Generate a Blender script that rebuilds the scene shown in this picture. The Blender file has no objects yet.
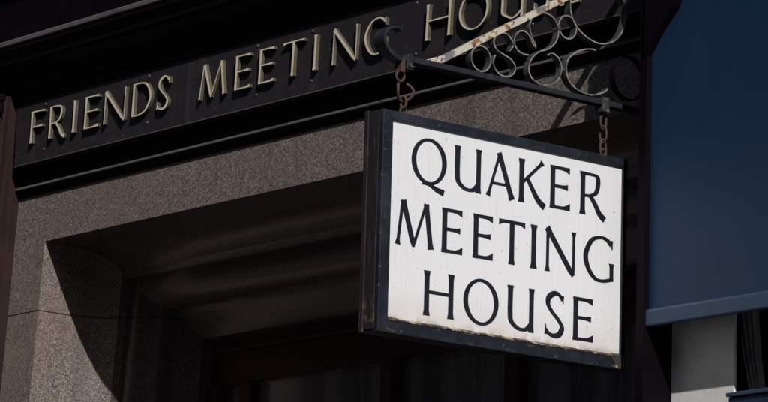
import bpy, bmesh, math, random
from mathutils import Vector, Matrix
random.seed(4)
S = bpy.context.scene
COL = S.collection
PI = math.pi
# ------------------------------------------------------------------ camera
def cam_axes(yaw, pitch, roll):
    f = Vector((math.sin(yaw)*math.cos(pitch), math.cos(yaw)*math.cos(pitch), math.sin(pitch)))
    r = f.cross(Vector((0, 0, 1))).normalized(); u = r.cross(f)
    c, s = math.cos(roll), math.sin(roll)
    return c*r+s*u, -s*r+c*u, f
R_, U_, F_ = cam_axes(math.radians(-50.71051), math.radians(11.29487), math.radians(1.647876))
cd = bpy.data.cameras.new('camera'); cam = bpy.data.objects.new('camera', cd); COL.objects.link(cam)
cam.matrix_world = Matrix(((R_.x, U_.x, -F_.x, 0), (R_.y, U_.y, -F_.y, 0), (R_.z, U_.z, -F_.z, 1.6), (0, 0, 0, 1)))
cd.sensor_width = 36; cd.lens = 3541.41/768*36; cd.clip_end = 2000; cd.clip_start = 0.1
cd.shift_y = 0.0
S.camera = cam
# ------------------------------------------------------------------ light
SUN = Vector((2.2, -1.0, 1.78)).normalized()
w = bpy.data.worlds.new('World'); S.world = w; w.use_nodes = True
nt = w.node_tree; bg = nt.nodes['Background']
sky = nt.nodes.new('ShaderNodeTexSky'); sky.sky_type = 'NISHITA'; sky.sun_disc = False
sky.sun_elevation = math.asin(SUN.z); sky.sun_rotation = math.atan2(SUN.x, SUN.y)
nt.links.new(sky.outputs[0], bg.inputs[0]); bg.inputs[1].default_value = 0.05
ld = bpy.data.lights.new('sun', 'SUN'); ld.energy = 5.0; ld.angle = math.radians(0.55); ld.color = (1, 0.975, 0.945)
sun = bpy.data.objects.new('sun', ld); COL.objects.link(sun)
sun.rotation_euler = SUN.to_track_quat('Z', 'Y').to_euler(); sun.location = (0, 0, 20)
S.view_settings.view_transform = 'Standard'; S.view_settings.look = 'None'
S.view_settings.exposure = -0.47; S.view_settings.gamma = 1; S.view_settings.use_curve_mapping = False

# ------------------------------------------------------------------ materials
def mat(name, base, rough=0.6, metal=0.0, layers=(), bump=None, coat=0.0, coat_rough=0.2, spec=0.5):
    """layers: (kind, scale(3), lo, hi, colour, amount) mixed over base in object space"""
    m = bpy.data.materials.new(name); m.use_nodes = True
    n = m.node_tree.nodes; l = m.node_tree.links; b = n['Principled BSDF']
    b.inputs['Roughness'].default_value = rough; b.inputs['Metallic'].default_value = metal
    b.inputs['Coat Weight'].default_value = coat; b.inputs['Coat Roughness'].default_value = coat_rough
    b.inputs['Specular IOR Level'].default_value = spec
    geo = n.new('ShaderNodeNewGeometry'); pos = geo.outputs['Position']
    rgb = n.new('ShaderNodeRGB'); rgb.outputs[0].default_value = (*base, 1); cur = rgb.outputs[0]
    def coords(sc):
        mp = n.new('ShaderNodeMapping'); mp.inputs['Scale'].default_value = sc; l.new(pos, mp.inputs[0]); return mp.outputs[0]
    def ramp(v, lo, hi):
        mr = n.new('ShaderNodeMapRange'); mr.inputs[1].default_value = lo; mr.inputs[2].default_value = hi
        mr.interpolation_type = 'SMOOTHSTEP'; l.new(v, mr.inputs[0]); return mr.outputs[0]
    def mul(a, c):
        k = n.new('ShaderNodeMath'); k.operation = 'MULTIPLY'; l.new(a, k.inputs[0])
        if isinstance(c, (int, float)): k.inputs[1].default_value = c
        else: l.new(c, k.inputs[1])
        return k.outputs[0]
    for L in layers:
        kind, sc, lo, hi, colr, amt = L[:6]
        if isinstance(sc, (int, float)): sc = (sc,)*3
        if kind == 'noise':
            t = n.new('ShaderNodeTexNoise'); t.inputs['Scale'].default_value = 1; t.inputs['Detail'].default_value = 6
            t.inputs['Roughness'].default_value = 0.6
            l.new(coords(sc), t.inputs['Vector']); v = t.outputs['Fac']
        elif kind == 'cell':
            t = n.new('ShaderNodeTexVoronoi'); t.inputs['Scale'].default_value = 1
            l.new(coords(sc), t.inputs['Vector']); sp = n.new('ShaderNodeSeparateColor'); l.new(t.outputs['Color'], sp.inputs[0]); v = sp.outputs[0]
        fac = mul(ramp(v, lo, hi), amt)
        if len(L) > 6:                       # limited along z: full at z0, none at z1
            sx = n.new('ShaderNodeSeparateXYZ'); l.new(pos, sx.inputs[0])
            fac = mul(fac, ramp(sx.outputs[L[8] if len(L) > 8 else 2], L[7], L[6]) if False else ramp(sx.outputs[L[8] if len(L) > 8 else 2], L[6], L[7]))
        mx = n.new('ShaderNodeMix'); mx.data_type = 'RGBA'; l.new(fac, mx.inputs[0]); l.new(cur, mx.inputs[6]); mx.inputs[7].default_value = (*colr, 1)
        cur = mx.outputs[2]
    l.new(cur, b.inputs['Base Color'])
    if bump:
        t = n.new('ShaderNodeTexNoise'); t.inputs['Scale'].default_value = 1; t.inputs['Detail'].default_value = 5
        sc = bump[0] if isinstance(bump[0], tuple) else (bump[0],)*3
        l.new(coords(sc), t.inputs['Vector'])
        bp = n.new('ShaderNodeBump'); bp.inputs['Strength'].default_value = bump[1]; bp.inputs['Distance'].default_value = bump[2]
        l.new(t.outputs['Fac'], bp.inputs['Height']); l.new(bp.outputs[0], b.inputs['Normal'])
    return m
GR = lambda name, base, warm: mat(name, base, 0.55, layers=(
    ('cell', 205, 0.50, 0.62, tuple(c*0.30 for c in base), 0.85),
    ('cell', 165, 0.78, 0.86, warm, 0.95),
    ('cell', 310, 0.66, 0.78, tuple(c*1.7 for c in base), 0.7),
    ('noise', 9, 0.5, 0.75, tuple(c*0.6 for c in base), 0.35),
    ('noise', (3.5, 3.5, 0.5), 0.50, 0.70, tuple(c*0.42 for c in base), 0.45), ('noise', (1.3, 1.3, 1.3), 0.5, 0.7, (base[0]*1.25, base[1]*1.12, base[2]*0.9), 0.5)), bump=(260, 0.35, 0.002), spec=0.3)
M = {}
M['granite'] = GR('granite', (0.185, 0.150, 0.136), (0.36, 0.29, 0.25))
M['shaded_polish'] = mat('shaded_polished_granite', (0.085, 0.060, 0.056), 0.45, layers=(  # high polish; stone colour also darkened to paint in the recess shade
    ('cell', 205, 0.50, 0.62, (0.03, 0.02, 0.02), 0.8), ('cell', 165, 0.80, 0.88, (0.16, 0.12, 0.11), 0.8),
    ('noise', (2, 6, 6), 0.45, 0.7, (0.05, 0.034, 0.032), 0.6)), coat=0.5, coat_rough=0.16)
M['mortar'] = mat('mortar', (0.02, 0.017, 0.017), 0.9)
M['board'] = mat('board', (0.026, 0.022, 0.025), 0.55, spec=0.25, layers=(('noise', (1.5, 1.5, 9), 0.5, 0.75, (0.040, 0.034, 0.037), 0.8), ('noise', 30, 0.60, 0.72, (0.07, 0.066, 0.07), 0.5), ('noise', (14, 14, 1.2), 0.52, 0.72, (0.05, 0.046, 0.05), 0.6)), bump=(60, 0.15, 0.002))
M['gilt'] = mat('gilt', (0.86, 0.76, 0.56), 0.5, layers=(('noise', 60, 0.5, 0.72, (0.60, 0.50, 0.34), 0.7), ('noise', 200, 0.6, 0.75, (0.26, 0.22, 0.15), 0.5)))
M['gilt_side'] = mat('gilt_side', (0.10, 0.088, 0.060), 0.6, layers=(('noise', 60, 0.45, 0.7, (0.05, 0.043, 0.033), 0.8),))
M['trim'] = mat('trim', (0.007, 0.0025, 0.005), 0.5, layers=(('noise', (3, 20, 20), 0.5, 0.8, (0.014, 0.006, 0.008), 0.7),), bump=(45, 0.15, 0.002), spec=0.1)
M['lead'] = mat('lead', (0.13, 0.11, 0.115), 0.6, layers=(('noise', (6, 20, 20), 0.45, 0.75, (0.05, 0.042, 0.045), 0.8),))
M['maroon'] = mat('maroon', (0.055, 0.014, 0.015), 0.45, spec=0.2, layers=(('noise', (8, 8, 1), 0.45, 0.75, (0.05, 0.014, 0.016), 0.7),), bump=((60, 60, 6), 0.2, 0.002))
M['oxblood'] = mat('oxblood', (0.034, 0.019, 0.018), 0.5, spec=0.2, layers=(('noise', (20, 20, 2), 0.45, 0.75, (0.018, 0.008, 0.009), 0.8),))
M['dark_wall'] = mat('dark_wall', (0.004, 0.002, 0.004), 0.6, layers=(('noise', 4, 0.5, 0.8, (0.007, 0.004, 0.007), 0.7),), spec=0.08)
M['glass'] = mat('glass', (0.012, 0.011, 0.013), 0.12)
M['old_glass'] = mat('old_glass', (0.15, 0.135, 0.135), 0.2, layers=(('noise', (6, 6, 0.5), 0.45, 0.6, (0.07, 0.062, 0.065), 0.9),))
M['white'] = mat('white', (0.82, 0.82, 0.84), 0.4, layers=(
    ('noise', (3, 3, 3), 0.48, 0.8, (0.75, 0.745, 0.755), 0.6),
    ('noise', (60, 60, 2.2), 0.5, 0.85, (0.66, 0.64, 0.62), 0.45),
    ('noise', (6, 6, 5), 0.28, 0.62, (0.66, 0.58, 0.53), 0.5, 3.82, 3.665),
    ('noise', (16, 16, 14), 0.42, 0.60, (0.42, 0.32, 0.22), 0.8, 3.705, 3.660),
    ('noise', (28, 28, 60), 0.47, 0.56, (0.10, 0.075, 0.045), 0.9, 3.682, 3.662),
    ('noise', (55, 55, 40), 0.665, 0.69, (0.42, 0.39, 0.36), 0.8), ('noise', (120, 120, 7), 0.66, 0.70, (0.52, 0.50, 0.48), 0.5)), bump=(14, 0.1, 0.003))
M['paint_letter'] = mat('paint_letter', (0.012, 0.013, 0.022), 0.4, layers=(('noise', 60, 0.6, 0.8, (0.03, 0.03, 0.045), 0.6),))
M['frame'] = mat('frame', (0.013, 0.015, 0.024), 0.42, spec=0.35, layers=(('noise', (7, 7, 7), 0.42, 0.7, (0.032, 0.036, 0.052), 0.8), ('noise', 45, 0.60, 0.70, (0.11, 0.10, 0.085), 0.7), ('noise', (9, 9, 60), 0.60, 0.68, (0.10, 0.08, 0.05), 0.7, 3.672, 3.660)), bump=(40, 0.15, 0.002))
M['frame_side'] = mat('frame_side', (0.022, 0.016, 0.020), 0.5, layers=(('noise', (30, 30, 4), 0.5, 0.68, (0.09, 0.055, 0.04), 0.6), ('noise', (60, 60, 30), 0.5, 0.6, (0.20, 0.17, 0.06), 0.7, 3.78, 3.62)))
M['sill'] = mat('sill', (0.40, 0.35, 0.26), 0.8, layers=(
    ('noise', (14, 14, 14), 0.46, 0.56, (0.16, 0.09, 0.04), 0.95), ('noise', (26, 26, 26), 0.44, 0.52, (0.025, 0.022, 0.022), 0.95),
    ('noise', (9, 9, 9), 0.56, 0.64, (0.40, 0.30, 0.13), 0.8)), bump=(50, 0.6, 0.004))
M['iron'] = mat('iron', (0.016, 0.018, 0.026), 0.45, layers=(('noise', 18, 0.45, 0.7, (0.035, 0.038, 0.05), 0.7), ('noise', 45, 0.62, 0.72, (0.15, 0.10, 0.07), 0.6)), bump=(60, 0.3, 0.002))
M['worn_iron'] = mat('worn_iron', (0.065, 0.062, 0.062), 0.5, layers=(('noise', 22, 0.42, 0.62, (0.028, 0.026, 0.030), 0.85), ('noise', 50, 0.58, 0.7, (0.30, 0.27, 0.24), 0.6)), bump=(70, 0.3, 0.002))
M['worn_edge'] = mat('worn_edge', (0.27, 0.255, 0.235), 0.5, layers=(('noise', 25, 0.45, 0.62, (0.06, 0.055, 0.055), 0.8), ('noise', 60, 0.6, 0.7, (0.16, 0.09, 0.06), 0.6)))
M['rusty'] = mat('rusty', (0.065, 0.035, 0.028), 0.85, layers=(('noise', 60, 0.55, 0.66, (0.20, 0.085, 0.045), 0.7), ('noise', 30, 0.52, 0.66, (0.04, 0.03, 0.03), 0.8)), bump=(120, 0.6, 0.002))
M['stay'] = mat('stay', (0.56, 0.51, 0.42), 0.6, layers=(
    ('noise', 22, 0.54, 0.60, (0.30, 0.14, 0.05), 0.95), ('noise', (45, 45, 45), 0.56, 0.62, (0.10, 0.045, 0.02), 0.9),
    ('noise', (9, 9, 9), 0.555, 0.60, (0.13, 0.13, 0.16), 0.85)), bump=(60, 0.4, 0.003))
M['blue'] = mat('blue', (0.006, 0.028, 0.072), 0.5, spec=0.35, layers=(
    ('noise', (2, 2, 1), 0.4, 0.8, (0.010, 0.034, 0.078), 0.8), ('noise', (900, 900, 40), 0.45, 0.7, (0.022, 0.05, 0.10), 0.35), ('noise', (1, 1, 500), 0.5, 0.8, (0.010, 0.03, 0.07), 0.3)), bump=((700, 700, 700), 0.15, 0.001))
M['blue_bar'] = mat('blue_bar', (0.035, 0.065, 0.12), 0.45, layers=(('noise', (8, 8, 40), 0.5, 0.75, (0.025, 0.05, 0.10), 0.7),), spec=0.3)
M['plaster'] = mat('plaster', (0.80, 0.79, 0.78), 0.85, layers=(('noise', 5, 0.45, 0.75, (0.54, 0.52, 0.50), 0.7), ('noise', (40, 40, 12), 0.6, 0.8, (0.42, 0.40, 0.38), 0.5)), bump=(30, 0.3, 0.004))
M['curtain'] = mat('curtain', (0.34, 0.32, 0.33), 0.9, layers=(('noise', (30, 30, 2), 0.4, 0.7, (0.18, 0.17, 0.18), 0.7),))
M['brick'] = mat('brick', (0.09, 0.045, 0.035), 0.9, layers=(('noise', 4, 0.4, 0.7, (0.05, 0.03, 0.025), 0.8),))
M['asphalt'] = mat('asphalt', (0.04, 0.04, 0.042), 0.9, layers=(('noise', 3, 0.4, 0.8, (0.055, 0.053, 0.05), 0.7),), bump=(80, 0.5, 0.004))
M['paving'] = mat('paving', (0.075, 0.073, 0.07), 0.85, layers=(('cell', (1.6, 2.2, 1), 0.2, 0.9, (0.06, 0.058, 0.056), 0.8), ('noise', 6, 0.5, 0.8, (0.05, 0.048, 0.047), 0.6)))
M['kerb'] = mat('kerb', (0.28, 0.27, 0.26), 0.8, layers=(('noise', 40, 0.4, 0.8, (0.18, 0.17, 0.17), 0.7),))

# ------------------------------------------------------------------ helpers
def root(name, loc, label, cat, group=None):
    o = bpy.data.objects.new(name, None); COL.objects.link(o); o.location = loc
    o.empty_display_size = 0.1
    o['label'] = label; o['category'] = cat
    if group: o['group'] = group
    return o
def link(bm, name, m, parent=None, label=None, smooth=None):
    bmesh.ops.remove_doubles(bm, verts=bm.verts, dist=1e-6)
    bmesh.ops.recalc_face_normals(bm, faces=bm.faces)
    me = bpy.data.meshes.new(name); bm.to_mesh(me); bm.free()
    ms = m if isinstance(m, (list, tuple)) else [m]
    for q in ms: me.materials.append(M[q])
    o = bpy.data.objects.new(name, me); COL.objects.link(o)
    if parent:
        p = parent; off = Vector((0, 0, 0))
        while p: off += p.location; p = p.parent
        me.transform(Matrix.Translation(-off)); o.parent = parent
    if label: o['label'] = label
    if smooth:
        for f in me.polygons: f.use_smooth = True
        me.set_sharp_from_angle(angle=math.radians(smooth))
    return o
def boxm(bm, x0, x1, y0, y1, z0, z1, bev=0.0):
    vs = [bm.verts.new((x, y, z)) for x in (x0, x1) for y in (y0, y1) for z in (z0, z1)]
    fs = [bm.faces.new([vs[i] for i in q]) for q in ((0, 1, 3, 2), (4, 6, 7, 5), (0, 4, 5, 1), (2, 3, 7, 6), (0, 2, 6, 4), (1, 5, 7, 3))]
    if bev:
        es = list({e for f in fs for e in f.edges})
        bmesh.ops.bevel(bm, geom=es, offset=bev, segments=2, affect='EDGES', profile=0.6)
def box(name, x0, x1, y0, y1, z0, z1, m, parent=None, bev=0.0, label=None):
    bm = bmesh.new(); boxm(bm, x0, x1, y0, y1, z0, z1, bev); return link(bm, name, m, parent, label)
def extrude_yz(bm, prof, x0, x1):
    """closed profile [(y,z)] extruded along x"""
    a = [bm.verts.new((x0, y, z)) for y, z in prof]; b = [bm.verts.new((x1, y, z)) for y, z in prof]
    n = len(prof)
    for i in range(n):
        j = (i+1) % n; bm.faces.new((a[i], a[j], b[j], b[i]))
    bm.faces.new(a); bm.faces.new(b[::-1])
def catmull(P, k=8, closed=False):
    out = []; n = len(P)
    rng = range(n) if closed else range(n-1)
    for i in rng:
        g = (lambda j: P[j % n]) if closed else (lambda j: P[min(max(j, 0), n-1)])
        p0, p1, p2, p3 = g(i-1), g(i), g(i+1), g(i+2)
        for s in range(k):
            t = s/k
            out.append(tuple(0.5*((2*b)+(-a+c)*t+(2*a-5*b+4*c-d)*t*t+(-a+3*b-3*c+d)*t**3) for a, b, c, d in zip(p0, p1, p2, p3)))
    if not closed: out.append(tuple(P[-1]))
    return out
def ribbon(pts, wf):
    """offset sides of 2D polyline; wf(t)->(left,right) half widths"""
    L = [0]
    for a, b in zip(pts, pts[1:]): L.append(L[-1]+math.hypot(b[0]-a[0], b[1]-a[1]))
    A, B = [], []
    for i, p in enumerate(pts):
        a = pts[max(i-1, 0)]; b = pts[min(i+1, len(pts)-1)]
        dx, dy = b[0]-a[0], b[1]-a[1]; q = math.hypot(dx, dy) or 1; nx, ny = -dy/q, dx/q
        h = wf(L[i]/L[-1], nx, ny)
        A.append((p[0]+nx*h, p[1]+ny*h)); B.append((p[0]-nx*h, p[1]-ny*h))
    return A, B
def tube(bm, pts, r, seg=8, closed=False):
    n = len(pts); rings = []
    prev = None
    for i, p in enumerate(pts):
        p = Vector(p)
        a = Vector(pts[(i-1) % n] if closed else pts[max(i-1, 0)]); b = Vector(pts[(i+1) % n] if closed else pts[min(i+1, n-1)])
        t = (b-a).normalized()
        if prev is None: prev = t.orthogonal().normalized()
        u = (prev-t*prev.dot(t)).normalized(); prev = u; v = t.cross(u)
        rr = r(i/(n-1)) if callable(r) else r
        rings.append([bm.verts.new(p+(u*math.cos(2*PI*k/seg)+v*math.sin(2*PI*k/seg))*rr) for k in range(seg)])
    for i in range(n if closed else n-1):
        A, B = rings[i], rings[(i+1) % n]
        off = 0
        if closed and i == n-1:
            off = min(range(seg), key=lambda o: (A[0].co-B[o].co).length)
        for k in range(seg):
            bm.faces.new((A[k], A[(k+1) % seg], B[(k+1+off) % seg], B[(k+off) % seg]))
    if not closed: bm.faces.new(rings[0][::-1]); bm.faces.new(rings[-1])

# ------------------------------------------------------------------ glyphs
# every glyph is a list of strokes in units of cap height; stroke = (left_side_pts, right_side_pts)
def stem(x0, y0, x1, y1, w, f0=1.35, f1=1.35):
    n = 9; A, B = [], []
    dx, dy = x1-x0, y1-y0; q = math.hypot(dx, dy); nx, ny = -dy/q, dx/q
    for i in range(n):
        t = i/(n-1)
        e0 = max(0, 1-t*q/0.13)**2; e1 = max(0, 1-(1-t)*q/0.13)**2
        h = w/2*(1+(f0-1)*e0+(f1-1)*e1)*(0.96+0.04*abs(2*t-1))
        A.append((x0+dx*t+nx*h, y0+dy*t+ny*h)); B.append((x0+dx*t-nx*h, y0+dy*t-ny*h))
    return A, B
def arm(x0, x1, y, w, tip, up):
    """horizontal arm of E/F/T with a flared wedge tip; up=+1 tip grows upward, -1 downward, 0 both"""
    A, B = [], []
    for i in range(7):
        t = i/6; e = max(0, (t-0.55)/0.45)**1.6*tip
        A.append((x0+(x1-x0)*t, y+w/2+(e if up > 0 else e*0.5 if up == 0 else 0)))
        B.append((x0+(x1-x0)*t, y-w/2-(e if up < 0 else e*0.5 if up == 0 else 0)))
    return A, B
def curve(P, thick, thin, k=8, ang=0.0, tf=None):
    pts = catmull(P, k)
    def wf(t, nx, ny):
        c = abs(nx*math.cos(ang)+ny*math.sin(ang))
        h = (thin+(thick-thin)*c**1.5)/2
        return h*(tf(t) if tf else 1)
    return ribbon(pts, wf)
def ring(cx, cy, rx, ry, thick, thin, ang=0.12):
    pts = [(cx+rx*math.cos(2*PI*i/48), cy+ry*math.sin(2*PI*i/48)) for i in range(49)]
    A, B = [], []
    for i in range(49):
        a = 2*PI*i/48; c = abs(math.cos(a-ang)); h = thin+(thick-thin)*c**1.6
        A.append((cx+rx*math.cos(a), cy+ry*math.sin(a))); B.append((cx+(rx-h)*math.cos(a), cy+(ry-h)*math.sin(a)))
    return A, B
def glyph(ch, w, T, t):
    """T thick, t thin, w width of letter / cap height"""
    h = T/2
    if ch == 'I': return [stem(w/2, 0, w/2, 1, T, 1.5, 1.5)]
    if ch == 'H': return [stem(h*1.2, 0, h*1.2, 1, T), stem(w-h*1.2, 0, w-h*1.2, 1, T), arm(h, w-h, 0.53, t, 0, 0)]
    if ch in 'EF':
        g = [stem(h*1.1, 0, h*1.1, 1, T, 1.2, 1.2), arm(h, w*0.98, 1-t/2, t, t*0.9, -1), arm(h, w*0.90, 0.53, t, t*0.8, 0)]
        if ch == 'E': g.append(arm(h, w*1.02, t/2, t, t*1.3, 1))
        else: g[2] = arm(h, w*0.88, 0.5, t, t*0.8, 0)
        return g
    if ch == 'T': return [stem(w/2, 0, w/2, 1-t*0.5, T, 1.35, 1.0), arm(w/2, w, 1-t/2, t, t*0.9, -1), tuple([(w-x, y) for x, y in side] for side in arm(w/2, w, 1-t/2, t, t*0.9, -1))]
    if ch == 'U':
        P = [(h*1.1, 1), (h*1.1, 0.7), (h*1.1, 0.42), (h*1.5, 0.20), (w*0.34, 0.07), (w*0.52, t*0.45), (w*0.72, 0.06), (w-h*1.2, 0.18)]
        return [curve(P, T, t*0.95, tf=lambda q: 1+0.35*max(0, 1-q/0.1)**2), stem(w-h, -0.0, w-h, 1, T*0.95, 1.25, 1.3)]
    if ch == 'N': return [stem(h*0.9, 0, h*0.9, 1, t*1.15, 1.7, 1.2), stem(h*0.6, 1.0, w-h*0.9, -0.02, T*1.02, 1.25, 0.6), stem(w-h*0.8, 0.0, w-h*0.8, 1, t*1.1, 0.9, 1.8)]
    if ch == 'M':
        return [stem(w*0.04, 0, w*0.16, 1, t*1.15, 1.8, 1.0), stem(w*0.17, 1.0, w*0.48, -0.0, T, 1.2, 0.55), stem(w*0.47, 0.0, w*0.80, 1.0, t*1.05, 0.8, 1.2), stem(w*0.80, 1.0, w*0.95, 0.0, T, 1.15, 1.3)]
    if ch == 'A': return [stem(w*0.46, 1.0, w*0.06, 0, t*1.05, 1.2, 1.7), stem(w*0.43, 1.03, w*0.93, 0, T, 1.0, 1.3), arm(w*0.18, w*0.78, 0.31, t*0.85, 0, 0)]
    if ch == 'K': return [stem(h*1.1, 0, h*1.1, 1, T), stem(T*0.9, 0.47, w*0.90, 1.0, t*1.05, 0.9, 1.9), curve([(w*0.30, 0.60), (w*0.50, 0.36), (w*0.74, 0.11), (w*1.0, -0.03)], T, T*0.95, tf=lambda q: 0.75+0.4*q)]
    if ch in 'RD':
        if ch == 'D':
            P = [(h, 1-t/2), (w*0.42, 1-t*0.5), (w*0.74, 0.88), (w-h*1.0, 0.52), (w*0.76, 0.15), (w*0.42, t*0.5), (h, t/2)]
            return [stem(h*1.1, 0, h*1.1, 1, T, 1.15, 1.15), curve(P, T, t)]
        bw = w*0.78
        P = [(h, 1-t/2), (bw*0.55, 1-t*0.5), (bw*0.88, 0.93), (bw-h*0.6, 0.74), (bw*0.82, 0.55), (bw*0.52, 0.46), (T*0.8, 0.45)]
        return [stem(h*1.1, 0, h*1.1, 1, T), curve(P, T*0.95, t*0.85), curve([(bw*0.50, 0.48), (w*0.62, 0.27), (w*0.80, 0.07), (w*1.02, -0.05)], T, T, tf=lambda q: 0.8+0.3*q)]
    if ch in 'OQ':
        g = [ring(w/2, 0.5, w/2, 0.525, T*0.95, t*0.85)]
        if ch == 'Q': g.append(curve([(w*0.32, -0.005), (w*0.50, -0.01), (w*0.72, -0.10), (w*0.94, -0.155)], T*0.6, T*0.75, tf=lambda q: 0.6+0.75*q))
        return g
    if ch == 'G':
        P = [(w*0.90, 0.86), (w*0.74, 0.975), (w*0.52, 1.0), (w*0.25, 0.89), (h*1.0, 0.55), (w*0.16, 0.24), (w*0.38, 0.03), (w*0.62, -0.005), (w*0.93, 0.06)]
        return [curve(P, T, t*0.9), stem(w*0.92, 0.02, w*0.92, 0.43, T*0.85, 1.0, 1.45), stem(w*0.93, 0.76, w*0.92, 0.97, T*0.35, 0.7, 1.6)]
    if ch == 'S':
        P = [(w*0.90, 0.86), (w*0.70, 0.975), (w*0.46, 0.985), (w*0.20, 0.88), (w*0.16, 0.72), (w*0.36, 0.56), (w*0.66, 0.41), (w*0.88, 0.24), (w*0.76, 0.07), (w*0.48, 0.015), (w*0.22, 0.05), (w*0.06, 0.14)]
        return [curve(P, T*0.95, t*1.0, ang=-0.5, tf=lambda q: 1.0+0.12*math.sin(PI*q)), stem(w*0.06, 0.03, w*0.05, 0.26, T*0.3, 1.7, 0.6), stem(w*0.93, 0.77, w*0.92, 0.96, T*0.3, 0.6, 1.7)]
def letter_mesh(ch, width, H, T, t, place, depth, bevel=0.0):
    """place(u, v, d) -> world; u right, v up, d outward"""
    bm = bmesh.new()
    for k, (A, B) in enumerate(glyph(ch, width/H, T, t)):
        d1 = depth-k*0.0004
        fa = [bm.verts.new(place(a[0]*H, a[1]*H, d1)) for a in A]; fb = [bm.verts.new(place(b[0]*H, b[1]*H, d1)) for b in B]
        ba = [bm.verts.new(place(a[0]*H, a[1]*H, 0.0)) for a in A]; bb = [bm.verts.new(place(b[0]*H, b[1]*H, 0.0)) for b in B]
        n = len(A)
        for i in range(n-1):
            bm.faces.new((fa[i], fa[i+1], fb[i+1], fb[i]))
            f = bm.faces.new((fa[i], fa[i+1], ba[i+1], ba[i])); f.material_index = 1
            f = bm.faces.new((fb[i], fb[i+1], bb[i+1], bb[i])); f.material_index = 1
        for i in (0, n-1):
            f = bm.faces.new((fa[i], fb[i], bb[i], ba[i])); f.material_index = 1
    return bm

# ------------------------------------------------------------------ setting
def sheet(name, x0, x1, y0, y1, z, m):
    bm = bmesh.new(); bm.faces.new([bm.verts.new(p) for p in ((x0, y0, z), (x1, y0, z), (x1, y1, z), (x0, y1, z))])
    o = link(bm, name, m); o['kind'] = 'structure'; return o
sheet('ground', -400, 400, -400, 400, -0.13, 'asphalt')
sheet('road', -200, 200, -3.5, 4.6, -0.125, 'asphalt')
pv = box('pavement', -60, 60, 4.75, 9.9, -0.125, 0.0, 'paving'); pv['kind'] = 'structure'
pv = box('pavement', -60, 60, -8, -3.65, -0.125, 0.0, 'paving'); pv['kind'] = 'structure'
kb = box('kerb', -60, 60, 4.6, 4.748, -0.125, 0.003, 'kerb', bev=0.012); kb['kind'] = 'structure'

# ------------------------------------------------------------------ meeting house
YG, YB = 9.262, 9.190          # granite face, name board face
XL, XR, ZT = -13.862, -9.72, 4.672
house = root('meeting_house', (-12, 9.6, 0), 'dark meeting house front with speckled granite door surround, under the raised gilt lettering', 'building')
def lean(x, z):
    return x-0.087*(ZT-max(z, 3.4))
PROF = [(0, YG), (0, 9.42)]+[(0.14-0.14*math.cos(a), 9.42+0.235*math.sin(a)) for a in [PI/2*i/14*0.86 for i in range(1, 15)]]
PROF += [(0.125, 9.665), (0.138, 9.672), (0.140, 9.690)]+[(0.140+0.15*math.sin(a), 9.69+0.14*(1-math.cos(a))) for a in [PI/2*i/12 for i in range(1, 13)]]
PROF += [(0.292, 9.845), (0.305, 9.850), (0.320, 9.862), (0.36, 9.895), (0.41, 9.925), (0.43, 9.93), (0.43, 10.06)]
def jamb(name, side, outer):
    bm = bmesh.new(); zs = [0, 3.4, None]
    rows = []
    for o, y in PROF:
        col = []
        for z in (0, 3.4, ZT-o):
            x = (lean(XL, z)+o) if side < 0 else XR-o
            col.append(bm.verts.new((x, y, z)))
        rows.append(col)
    out = [bm.verts.new((outer, YG, z)) for z in (0, 3.4, ZT)]
    rows.insert(0, out)
    for q, (a, b) in enumerate(zip(rows, rows[1:])):
        for i in range(2):
            f = bm.faces.new((a[i], a[i+1], b[i+1], b[i]))
            if q >= 16: f.material_index = 1          # inner mouldings: high polish, with recess shade darkened into the colour
    return link(bm, name, ['granite', 'shaded_polish'], house, smooth=20)
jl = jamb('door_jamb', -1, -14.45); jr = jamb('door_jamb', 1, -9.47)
bm = bmesh.new(); rows = [[bm.verts.new((-14.45, YG, 5.06)), bm.verts.new((-9.47, YG, 5.06))], [bm.verts.new((-14.45, YG, ZT)), bm.verts.new((-9.47, YG, ZT))]]
e = [bm.verts.new((XL, YG, ZT)), bm.verts.new((XR, YG, ZT))]
bm.faces.new((rows[0][0], rows[0][1], rows[1][1], e[1], e[0], rows[1][0]))
prev = e
for o, y in PROF[1:]:
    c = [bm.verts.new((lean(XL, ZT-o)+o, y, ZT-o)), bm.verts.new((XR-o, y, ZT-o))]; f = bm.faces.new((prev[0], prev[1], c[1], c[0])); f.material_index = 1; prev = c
lin = link(bm, 'lintel', ['granite', 'shaded_polish'], house, smooth=20)
# mortar joint following the jamb profile
for side, zj in ((-1, 4.342), (-1, 3.05), (1, 4.342)):
    bm = bmesh.new(); pr = None
    P = [(-0.6, YG)]+PROF
    for i, (o, y) in enumerate(P):
        x = (lean(XL, zj)+o) if side < 0 else XR-o
        if i == 0: x = -14.45 if side < 0 else -9.47
        dx = 0.0012 if side < 0 else -0.0012
        if False: dx = 0
        c = [bm.verts.new((x+(dx if i else 0), y-0.0012, zj+k)) for k in (-0.0022, 0.0022)]
        if pr: bm.faces.new((pr[0], pr[1], c[1], c[0]))
        pr = c
    link(bm, 'mortar_joint', 'mortar', jl if side < 0 else jr)
# moulding under the board
bm = bmesh.new()
extrude_yz(bm, [(YG+0.05, 5.042), (YG-0.020, 5.042), (YG-0.017, 5.015), (YG-0.018, 4.975), (YG-0.024, 4.955), (YG-0.028, 4.948), (YG-0.026, 4.940), (YG-0.016, 4.936), (YG-0.008, 4.920), (YG-0.006, 4.905), (YG+0.05, 4.905)], -14.10, -9.492)
link(bm, 'moulding', 'trim', house)
bm = bmesh.new()
extrude_yz(bm, [(YG-0.023, 4.9565), (YG-0.030, 4.9485), (YG-0.0295, 4.9425), (YG-0.027, 4.9415), (YG-0.026, 4.95)], -14.098, -9.493)
link(bm, 'moulding_lip', 'lead', house)
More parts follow.
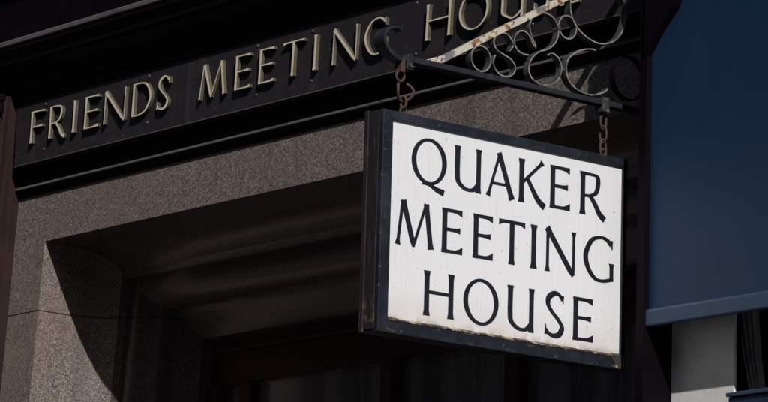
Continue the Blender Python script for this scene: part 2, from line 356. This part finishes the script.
# cornice
bm = bmesh.new()
extrude_yz(bm, [(9.4, 5.353), (9.184, 5.353), (9.182, 5.40), (9.150, 5.408), (9.140, 5.445), (9.122, 5.480), (9.098, 5.500), (9.096, 5.520), (9.082, 5.524), (9.078, 5.552), (9.070, 5.575), (9.055, 5.580), (9.052, 5.601), (9.25, 5.601), (9.4, 5.601)], -18.0, -9.449)
link(bm, 'cornice', 'trim', house)
bm = bmesh.new()
extrude_yz(bm, [(9.3, 5.603), (9.047, 5.603), (9.045, 5.607), (9.045, 5.624), (9.051, 5.630), (9.3, 5.66)], -18.0, -9.449)
link(bm, 'cornice_flashing', 'lead', house)
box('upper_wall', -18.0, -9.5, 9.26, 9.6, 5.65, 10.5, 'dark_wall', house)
box('upper_wall_band', -18.0, -9.5, 9.235, 9.259, 5.95, 6.00, 'dark_wall', house, 0.005)
for i in range(4):
    x = -17.0+i*2.0
    fr = box('window_frame', x, x+1.2, 9.225, 9.259, 6.1, 8.4, 'trim', house, 0.004)
    box('pane', x+0.08, x+1.12, 9.219, 9.224, 6.18, 8.32, 'glass', fr)
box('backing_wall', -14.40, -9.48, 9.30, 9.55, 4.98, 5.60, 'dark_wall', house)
# left pilaster with flutes, slightly battered
bm = bmesh.new()
def prow(z):
    xr = -14.06-0.085*(5.40-max(z, 3.4))
    return [(xr, 9.30), (xr, 9.155), (xr-0.018, 9.150), (xr-0.020, 9.130), (xr-0.006, 9.120), (xr-0.006, 9.06), (xr-0.02, 9.05), (xr-0.05, 9.05), (xr-0.056, 9.062), (xr-0.075, 9.062), (xr-0.08, 9.05), (xr-0.16, 9.05), (xr-0.18, 9.07), (xr-0.18, 9.30)]
rs = [[bm.verts.new((x, y, z)) for x, y in prow(z)] for z in (0, 3.4, 5.396)]
for a, b in zip(rs, rs[1:]):
    for i in range(len(a)): j = (i+1) % len(a); bm.faces.new((a[i], a[j], b[j], b[i]))
bm.faces.new(rs[-1])
link(bm, 'pilaster', 'oxblood', house)
bm = bmesh.new(); boxm(bm, -14.30, -14.05, 9.03, 9.12, 5.30, 5.36, 0.01); boxm(bm, -14.31, -14.04, 9.01, 9.12, 5.362, 5.394, 0.006)
link(bm, 'pilaster_cap', 'trim', house)
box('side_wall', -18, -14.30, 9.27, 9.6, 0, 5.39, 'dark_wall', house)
# right pilaster with rounded shoulder
bm = bmesh.new()
prof = [(9.40, 0), (8.995, 0), (8.995, 5.185), (9.005, 5.215), (9.03, 5.245), (9.06, 5.27), (9.10, 5.30), (9.15, 5.325), (9.40, 5.33)]
extrude_yz(bm, prof, -9.490, -9.450)
link(bm, 'pilaster', 'dark_wall', house)
box('frieze_end', -9.493, -9.452, 9.192, 9.40, 5.335, 5.396, 'dark_wall', house)
CP = catmull([(-9.452, 4.785), (-9.413, 4.834), (-9.372, 4.882), (-9.332, 4.922), (-9.298, 4.955), (-9.280, 5.000), (-9.272, 5.06), (-9.250, 5.14)], 4)+[(-9.250, 5.345), (-9.452, 5.345)]
bm = bmesh.new()
f0 = [bm.verts.new((x, 8.982, z)) for x, z in CP]; f1 = [bm.verts.new((x, 9.017, z)) for x, z in CP]
bm.faces.new(f0); bm.faces.new(f1[::-1])
for i in range(len(CP)): k = (i+1) % len(CP); bm.faces.new((f0[i], f0[k], f1[k], f1[i]))
link(bm, 'corbel', 'dark_wall', house)
# recessed entrance
YD = 10.0
box('door_head', -13.55, -10.05, YD, YD+0.1, 4.02, 4.26, 'maroon', house, 0.004)
box('head_moulding', -13.50, -10.12, YD-0.03, YD-0.001, 4.17, 4.20, 'maroon', house, 0.008)
for x in (-13.50, -13.24, -12.19, -11.35, -10.24):
    box('mullion', x, x+0.09, YD-0.02, YD+0.1, 0, 4.018, 'maroon', house, 0.006)
for x0, x1 in ((-13.408, -13.242), (-13.148, -12.192), (-12.098, -11.352), (-11.258, -10.242)):
    fr = box('transom_frame', x0, x1, YD+0.003, YD+0.07, 2.55, 2.62, 'maroon', house, 0.004)
    wn = box('transom_window', x0, x1, YD+0.04, YD+0.05, 2.622, 4.03, 'old_glass', house)
    d = box('door', x0, x1, YD+0.02, YD+0.07, 0.0, 2.548, 'maroon', house, 0.004)
    for z0, z1 in ((0.2, 1.0), (1.15, 2.35)): box('panel', x0+0.04, x1-0.04, YD+0.008, YD+0.019, z0, z1, 'oxblood', d, 0.006)

# ------------------------------------------------------------------ name board with raised gilt letters
nb = root('name_board', (-11.9, 9.25, 5.07), 'long near-black name board with raised pale gilt capitals, above the granite lintel', 'sign')
bm = bmesh.new(); boxm(bm, -14.050, -9.494, YB, YG+0.03, 5.0435, 5.352, 0.002)
link(bm, 'board', 'board', nb)
bm = bmesh.new(); boxm(bm, -14.045, -9.495, YB-0.004, YB-0.0015, 5.0445, 5.0485)
link(bm, 'bottom_edge', 'lead', nb)
for sx in (-13.80, -12.96, -12.14, -11.75, -11.05, -10.32):
    for sz in (5.320, 5.100):
        bm = bmesh.new(); tube(bm, [(sx, YB-0.0005, sz), (sx, YB-0.004, sz)], lambda t: 0.0065-0.002*t, 8); link(bm, 'stud', 'lead', nb)
PL = [('F', -13.897, -13.787), ('R', -13.738, -13.608), ('I', -13.555, -13.512), ('E', -13.445, -13.335), ('N', -13.288, -13.118), ('D', -13.062, -12.914), ('S', -12.870, -12.775),
      ('M', -12.548, -12.350), ('E', -12.280, -12.172), ('E', -12.106, -12.002), ('T', -11.940, -11.790), ('I', -11.732, -11.690), ('N', -11.590, -11.424), ('G', -11.375, -11.225),
      ('H', -10.970, -10.812), ('O', -10.760, -10.575), ('U', -10.497, -10.362), ('S', -10.300, -10.205), ('E', -10.140, -10.035)]
for ch, x0, x1 in PL:
    def place(u, v, d, x0=x0): return (x0+u+0.05*v, YB-0.003-d, 5.138+v)
    bm = letter_mesh(ch, x1-x0, 0.154, 0.092, 0.038, place, 0.017)
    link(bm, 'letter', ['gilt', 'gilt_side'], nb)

# ------------------------------------------------------------------ hanging sign
X1, X0 = -9.643, -9.735
Y0, Y1, Z0, Z1 = 7.876, 9.085, 3.615, 4.428
hs = root('hanging_sign', (-9.69, 8.48, 4.43), 'white enamel hanging sign with black lettering and dark frame, stained along its bottom edge', 'sign')
b_l, b_r, b_t, b_b = 0.048, 0.020, 0.033, 0.052
box('sign_panel', X0+0.012, X1-0.012, Y0+0.02, Y1-0.012, Z0+0.02, Z1-0.02, 'white', hs)
box('frame_side', X0, X1, Y0, Y0+b_l, Z0+0.001, Z1, ['frame'], hs, 0.004)
box('frame_side', X0, X1, Y1-b_r, Y1, Z0+0.001, Z1, 'frame', hs, 0.003)
box('frame_top', X0+0.001, X1-0.001, Y0+b_l+0.0005, Y1-b_r-0.0005, Z1-b_t, Z1-0.001, 'frame', hs, 0.003)
box('frame_bottom', X0+0.001, X1-0.001, Y0+b_l+0.0005, Y1-b_r-0.0005, Z0, Z0+b_b-0.004, 'frame', hs, 0.003)
# outer end plate: two raised strips and a recessed middle, weathered brown
box('end_plate', X0+0.006, X1-0.020, Y0-0.004, Y0-0.0005, Z0+0.012, Z1-0.012, 'frame_side', hs, 0.001)
box('end_strip', X0-0.004, X0+0.018, Y0-0.010, Y0-0.0045, Z0+0.002, Z1+0.002, 'frame_side', hs, 0.002)
# crumbling sill of old putty under the panel
bm = bmesh.new()
n = 90; ya, yb_ = Y0+b_l+0.001, Y1-b_r-0.001
rr = random.Random(3); prev = None
for i in range(n+1):
    y = ya+(yb_-ya)*i/n
    hgt = 0.001+0.0025*rr.random()+(0.004 if i > n-4 else 0)+(0.003 if i < 4 else 0)
    out = 0.002+0.003*rr.random()
    c = [bm.verts.new((X1-0.0125, y, Z0+b_b+hgt+0.004)), bm.verts.new((X1-0.004, y, Z0+b_b+hgt*0.5)), bm.verts.new((X1+0.001+out*0.4, y, Z0+b_b-0.002)), bm.verts.new((X1+0.0012, y, Z0+b_b-0.005-0.002*rr.random()))]
    if prev:
        for k in range(3): bm.faces.new((prev[k], prev[k+1], c[k+1], c[k]))
    prev = c
link(bm, 'putty_sill', 'sill', hs)
# chipped lower right corner
bm = bmesh.new()
ys = [Y1-0.004, Y1-0.045, Y1-0.058, Y1-0.050, Y1-0.075, Y1-0.030, Y1-0.004]; zs = [Z0+0.052, Z0+0.050, Z0+0.036, Z0+0.020, Z0+0.008, Z0+0.003, Z0+0.003]
bm.faces.new([bm.verts.new((X1+0.0013, y, z)) for y, z in zip(ys, zs)])
r = bmesh.ops.extrude_face_region(bm, geom=list(bm.faces)); bmesh.ops.translate(bm, verts=[v for v in r['geom'] if isinstance(v, bmesh.types.BMVert)], vec=(-0.004, 0, 0))
link(bm, 'chipped_corner', 'sill', hs)
SL = [('Q', 8.022, 8.190, 0), ('U', 8.228, 8.356, 0), ('A', 8.384, 8.520, 0), ('K', 8.543, 8.674, 0), ('E', 8.699, 8.800, 0), ('R', 8.852, 8.978, 0),
      ('M', 7.960, 8.133, 1), ('E', 8.174, 8.273, 1), ('E', 8.325, 8.421, 1), ('T', 8.450, 8.579, 1), ('I', 8.605, 8.641, 1), ('N', 8.682, 8.834, 1), ('G', 8.874, 9.032, 1),
      ('H', 8.096, 8.240, 2), ('O', 8.285, 8.456, 2), ('U', 8.500, 8.630, 2), ('S', 8.685, 8.783, 2), ('E', 8.827, 8.929, 2)]
for ch, a, b, row in SL:
    zb = (4.186, 3.945, 3.703)[row]
    def place(u, v, d, a=a, zb=zb): return (X1-0.012+d, a+u, zb+v)
    bm = letter_mesh(ch, b-a, 0.164, 0.145, 0.078, place, 0.0018)
    link(bm, 'letter', ['paint_letter', 'paint_letter'], hs)
for yy, zz in ((Y1-0.008, Z1-0.015), (Y1-0.008, Z0+0.07)): bm = bmesh.new(); boxm(bm, X1, X1+0.003, yy-0.004, yy+0.004, zz-0.004, zz+0.004, 0.001); link(bm, 'screw', 'worn_iron', hs)
for yy in (8.006, 9.0):
    bm = bmesh.new()
    tube(bm, [(-9.69, yy+0.014*math.cos(a), Z1+0.016+0.018*math.sin(a)) for a in [2*PI*i/16 for i in range(16)]], 0.0045, 8, True)
    boxm(bm, -9.70, -9.68, yy-0.02, yy+0.02, Z1, Z1+0.005, 0.001)
    link(bm, 'eye', 'rusty', hs, smooth=40)

# ------------------------------------------------------------------ bracket
XC = -9.69
br = root('sign_bracket', (-9.69, 9.25, 4.63), 'wrought iron scroll bracket with a rusty cream painted stay, holding the white hanging sign', 'bracket')
def strip(name, P, m=('worn_iron', 'worn_edge'), wx=0.030, th=0.0052, closed=False, k=7, taper=True, xc=XC):
    pts = catmull(P, k, closed)
    if closed: pts.append(pts[0])
    A, B = ribbon(pts, lambda t, a, b: th/2)
    bm = bmesh.new(); h = wx/2; prev = None
    rows = []
    for i in range(len(pts)):
        t = i/(len(pts)-1)
        q = 1.0
        if taper and not closed: q = min(1, 0.55+8*min(t, 1-t))
        rows.append([bm.verts.new((xc+s*h*q, p[0], p[1])) for s, p in ((-1, A[i]), (1, A[i]), (1, B[i]), (-1, B[i]))])
    for a, b in zip(rows, rows[1:]):
        for j in range(4):
            f = bm.faces.new((a[j], a[(j+1) % 4], b[(j+1) % 4], b[j]))
            if j in (1, 3) and len(m) == 2: f.material_index = 1
    if not closed: bm.faces.new(rows[0]); bm.faces.new(rows[-1][::-1])
    return link(bm, name, m, br, smooth=35)
bm = bmesh.new(); boxm(bm, XC-0.022, XC+0.022, 7.985, 9.262, 4.628, 4.650, 0.004); link(bm, 'lower_bar', 'iron', br)
bm = bmesh.new(); boxm(bm, XC-0.024, XC+0.024, 8.972, 9.008, 4.602, 4.660, 0.004); link(bm, 'bar_end_clip', 'worn_iron', br)
bm = bmesh.new(); boxm(bm, XC-0.020, XC+0.024, 8.000, 8.030, 4.598, 4.658, 0.004); link(bm, 'bar_end_clip', 'iron', br)
bm = bmesh.new(); tube(bm, [(XC+0.024, 8.013, 4.615), (XC+0.031, 8.013, 4.615)], 0.009, 6); link(bm, 'bolt_head', 'worn_iron', br)
# stay: flat bar from the lower bar up to the wall
a, b = (8.125, 4.651), (9.262, 5.300)
dx, dz = b[0]-a[0], b[1]-a[1]; q = math.hypot(dx, dz); nx, nz = -dz/q*0.011, dx/q*0.011
bm = bmesh.new()
pr = [(a[0]-0.03, a[1]-0.001), (a[0]+0.05, a[1]), (b[0], b[1]-0.026), (b[0], b[1]), (a[0]+0.06, a[1]+0.0345)]
extrude_yz(bm, pr, XC-0.016, XC+0.016)
bmesh.ops.bevel(bm, geom=list(bm.edges), offset=0.002, segments=1, affect='EDGES')
link(bm, 'stay', 'stay', br)
bm = bmesh.new(); boxm(bm, XC-0.03, XC+0.03, 9.250, 9.2615, 4.56, 5.36, 0.003); link(bm, 'wall_plate', 'iron', br)
# curled finial at the outer end
pts = catmull([(7.995, 4.632), (7.962, 4.634), (7.925, 4.648), (7.896, 4.672), (7.888, 4.700), (7.902, 4.728), (7.930, 4.744), (7.962, 4.748), (7.976, 4.738)], 6)
A, B = ribbon(pts, lambda t, x_, y_: 0.009*(1-0.8*t)+0.001)
bm = bmesh.new(); rows = []
for i in range(len(pts)):
    t = i/(len(pts)-1); h = 0.019+0.012*math.sin(PI*min(1, t*1.15))*(1-t*0.4)
    rows.append([bm.verts.new((XC+s*h, p[0], p[1])) for s, p in ((-1, A[i]), (1, A[i]), (1, B[i]), (-1, B[i]))])
for r0, r1 in zip(rows, rows[1:]):
    for j in range(4): bm.faces.new((r0[j], r0[(j+1) % 4], r1[(j+1) % 4], r1[j]))
bm.faces.new(rows[0]); bm.faces.new(rows[-1][::-1])
link(bm, 'curled_end', 'iron', br, smooth=40)
def circ(cy, cz, r, a0=0, a1=2*PI, n=20): return [(cy+r*math.cos(a0+(a1-a0)*i/n), cz+r*math.sin(a0+(a1-a0)*i/n)) for i in range(n+1)]
strip('scroll_ring', circ(8.362, 4.703, 0.048)[:-1], closed=True, k=3)
strip('scroll', [(8.506, 4.757), (8.520, 4.785), (8.495, 4.815), (8.465, 4.820), (8.436, 4.806), (8.423, 4.778), (8.437, 4.751), (8.472, 4.738), (8.510, 4.725), (8.533, 4.700), (8.522, 4.672), (8.490, 4.656), (8.450, 4.662), (8.424, 4.690), (8.428, 4.722), (8.440, 4.730)])
strip('scroll', [(8.604, 4.760), (8.575, 4.757), (8.540, 4.768), (8.524, 4.800), (8.540, 4.835), (8.572, 4.846), (8.602, 4.830), (8.616, 4.806), (8.640, 4.790)])
strip('scroll', [(8.640, 4.800), (8.612, 4.832), (8.600, 4.873), (8.618, 4.911), (8.669, 4.935), (8.720, 4.924), (8.746, 4.884), (8.735, 4.835), (8.697, 4.800), (8.647, 4.778), (8.610, 4.742), (8.600, 4.702), (8.618, 4.671), (8.661, 4.656), (8.711, 4.664), (8.751, 4.694), (8.766, 4.735), (8.751, 4.770), (8.718, 4.786), (8.700, 4.776)])
strip('scroll_ring', circ(8.792, 4.901, 0.045)[:-1], closed=True, k=3)
strip('scroll', [(8.945, 4.838), (8.905, 4.835), (8.870, 4.826), (8.832, 4.808), (8.797, 4.776), (8.788, 4.736), (8.802, 4.695), (8.844, 4.668), (8.912, 4.658), (8.975, 4.676), (9.01, 4.70)], wx=0.034)
strip('scroll', [(8.84, 5.095), (8.812, 5.046), (8.803, 4.996), (8.810, 4.950), (8.839, 4.909), (8.891, 4.879), (8.955, 4.866), (9.023, 4.884), (9.070, 4.928), (9.093, 4.990), (9.085, 5.050), (9.05, 5.09)], wx=0.034)
strip('scroll_ring', circ(9.125, 4.76, 0.085)[:-1], closed=True, k=3, m=('trim',))  # this ring is coloured near-black to stand for the pilaster's shade
# collars
for cy, cz in ((8.416, 4.70), (8.522, 4.79), (8.775, 4.735), (8.747, 4.89), (8.665, 4.657)): bm = bmesh.new(); boxm(bm, XC-0.018, XC+0.018, cy-0.006, cy+0.006, cz-0.008, cz+0.008, 0.002); link(bm, 'collar', 'worn_iron', br)

# ------------------------------------------------------------------ chains
def chain(y, ztop, zbot, label, nl):
    c = root('hanging_chain', (XC, y, ztop), label, 'chain', None)
    step = (ztop-zbot)/nl; hl = step*0.5+0.007
    for i in range(nl):
        zc = ztop-step*(i+0.5); pts = []
        tilt = 0.3*(-1)**i
        for k in range(20):
            a = 2*PI*k/20; u = 0.0165*math.cos(a); v = hl*math.sin(a)
            ang = (PI/2 if i % 2 == 0 else 0.25)+tilt*0.4
            pts.append((XC+u*math.cos(ang), y+u*math.sin(ang), zc+v))
        bm = bmesh.new(); tube(bm, pts, 0.0048, 8, True); link(bm, 'link', 'rusty', c, smooth=50)
sk = root('hanging_shackle', (XC, 8.004, 4.60), 'rusty hook and open ring under the curled outer end of the bracket', 'shackle')
bm = bmesh.new(); boxm(bm, XC-0.018, XC+0.022, 7.974, 7.994, 4.585, 4.640, 0.004); link(bm, 'hook_plate', 'rusty', sk)
bm = bmesh.new(); tube(bm, [(XC+0.004, 7.984+0.018*math.sin(a), 4.573+0.020*math.cos(a)) for a in [i*2*PI/14 for i in range(14)]], 0.0055, 8, True); link(bm, 'loop', 'rusty', sk, smooth=50)
bm = bmesh.new(); tube(bm, [(XC+0.012*math.cos(a*2), 8.006+0.037*math.cos(a), 4.520+0.036*math.sin(a)) for a in [math.radians(118+i*304/20) for i in range(21)]], 0.0055, 8); link(bm, 'open_ring', 'rusty', sk, smooth=50)
bm = bmesh.new(); tube(bm, [(XC+0.016*math.cos(a), 8.006, 4.478+0.022*math.sin(a)) for a in [i*2*PI/14 for i in range(14)]], 0.005, 8, True); link(bm, 'link', 'rusty', sk, smooth=50)
chain(8.998, 4.596, 4.440, 'short rusty chain nearest the building, above the sign corner beside the blue awning', 3)

# ------------------------------------------------------------------ neighbouring shop
shop = root('shop_building', (-8, 9.6, 0), 'white plastered shop front under the blue awning, right of the dark doorway', 'building')
box('pier', -9.448, -9.118, 9.14, 9.154, 0, 4.90, 'plaster', shop, 0.003)
box('pier_core', -9.448, -9.121, 9.155, 9.180, 0, 5.08, 'dark_wall', shop)
box('window_jamb', -9.448, -9.30, 9.182, 9.6, 0, 5.08, 'dark_wall', shop)
box('upper_wall', -9.446, -3.0, 9.175, 9.6, 5.095, 10.5, 'dark_wall', shop)
box('window_head', -9.298, -3.0, 9.25, 9.6, 4.3, 5.09, 'dark_wall', shop)
box('back_wall', -9.298, -3.0, 9.75, 9.85, 0, 4.3, 'dark_wall', shop)
box('window_frame', -9.298, -9.24, 9.32, 9.40, 0.5, 4.298, 'trim', shop)
for x in (-8.83, -7.4, -6.0): box('window_frame', x, x+0.06, 9.32, 9.40, 0.5, 4.298, 'trim', shop)
bm = bmesh.new(); rows = []
for i in range(25):
    t = i/24
    row = []
    for k in range(25):
        s = k/24; z = 4.2-3.4*s
        gather = 1-0.62*math.exp(-((z-3.45)/0.5)**2)
        x = -9.235+0.17*t*gather+0.26*(min(max(3.95-z, 0), 0.65))
        row.append(bm.verts.new((x, 9.225+0.016*math.sin(t*26+0.4*math.sin(s*5))*(1-0.3*t), z)))
    rows.append(row)
for a, b in zip(rows, rows[1:]):
    for k in range(24): bm.faces.new((a[k], a[k+1], b[k+1], b[k]))
r = bmesh.ops.extrude_face_region(bm, geom=list(bm.faces)); bmesh.ops.translate(bm, verts=[v for v in r['geom'] if isinstance(v, bmesh.types.BMVert)], vec=(0, 0.004, 0))
cu = link(bm, 'curtain', 'curtain', shop, smooth=60)
fb = root('fascia_box', (-8, 9.0, 3.2), 'navy box ledge at the lower right, beneath the blue awning', 'ledge')
box('box_body', -8.966, -3.0, 8.96, 9.139, 3.10, 3.436, 'blue', fb, 0.004)
box('box_cap', -8.970, -3.0, 8.95, 9.139, 3.437, 3.452, 'blue_bar', fb, 0.003)
aw = root('shop_awning', (-8, 9.05, 3.8), 'plain dark blue fabric awning with a straight bottom bar, right of the hanging sign', 'awning')
YA = 9.02
prof = [(YA, 3.815)]+[(YA, z) for z in (4.1, 4.4, 4.7, 5.0, 5.30)]+[(9.030, 5.34), (9.06, 5.375), (9.12, 5.40), (9.162, 5.41)]
back = [(y+0.010, z-0.002) for y, z in prof[::-1]]
bm = bmesh.new(); extrude_yz(bm, prof+back, -9.4485, -3.0); link(bm, 'fabric', 'blue', aw, smooth=30)
bm = bmesh.new(); extrude_yz(bm, [(YA-0.014, 3.753), (YA-0.016, 3.758), (YA-0.016, 3.806), (YA-0.012, 3.816), (YA+0.014, 3.819), (YA+0.014, 3.753)], -9.4488, -3.0)
link(bm, 'bottom_bar', 'blue_bar', aw)

# ------------------------------------------------------------------ unseen terrace across the street, added to block low sky light
ob = root('sky_block_terrace', (0, -9, 0), 'unseen dark brick terrace across the street, added to block low sky light', 'building')
box('wall', -60, 60, -16, -8.05, 0, 15.0, 'brick', ob)
for i in range(24):
    for z0 in (1.0, 4.6, 8.2, 11.6):
        x = -58+i*5.0
        fr = box('window', x, x+1.3, -8.048, -8.0, z0, z0+2.0, 'plaster', ob)
        box('pane', x+0.08, x+1.22, -7.998, -7.99, z0+0.08, z0+1.92, 'glass', fr)
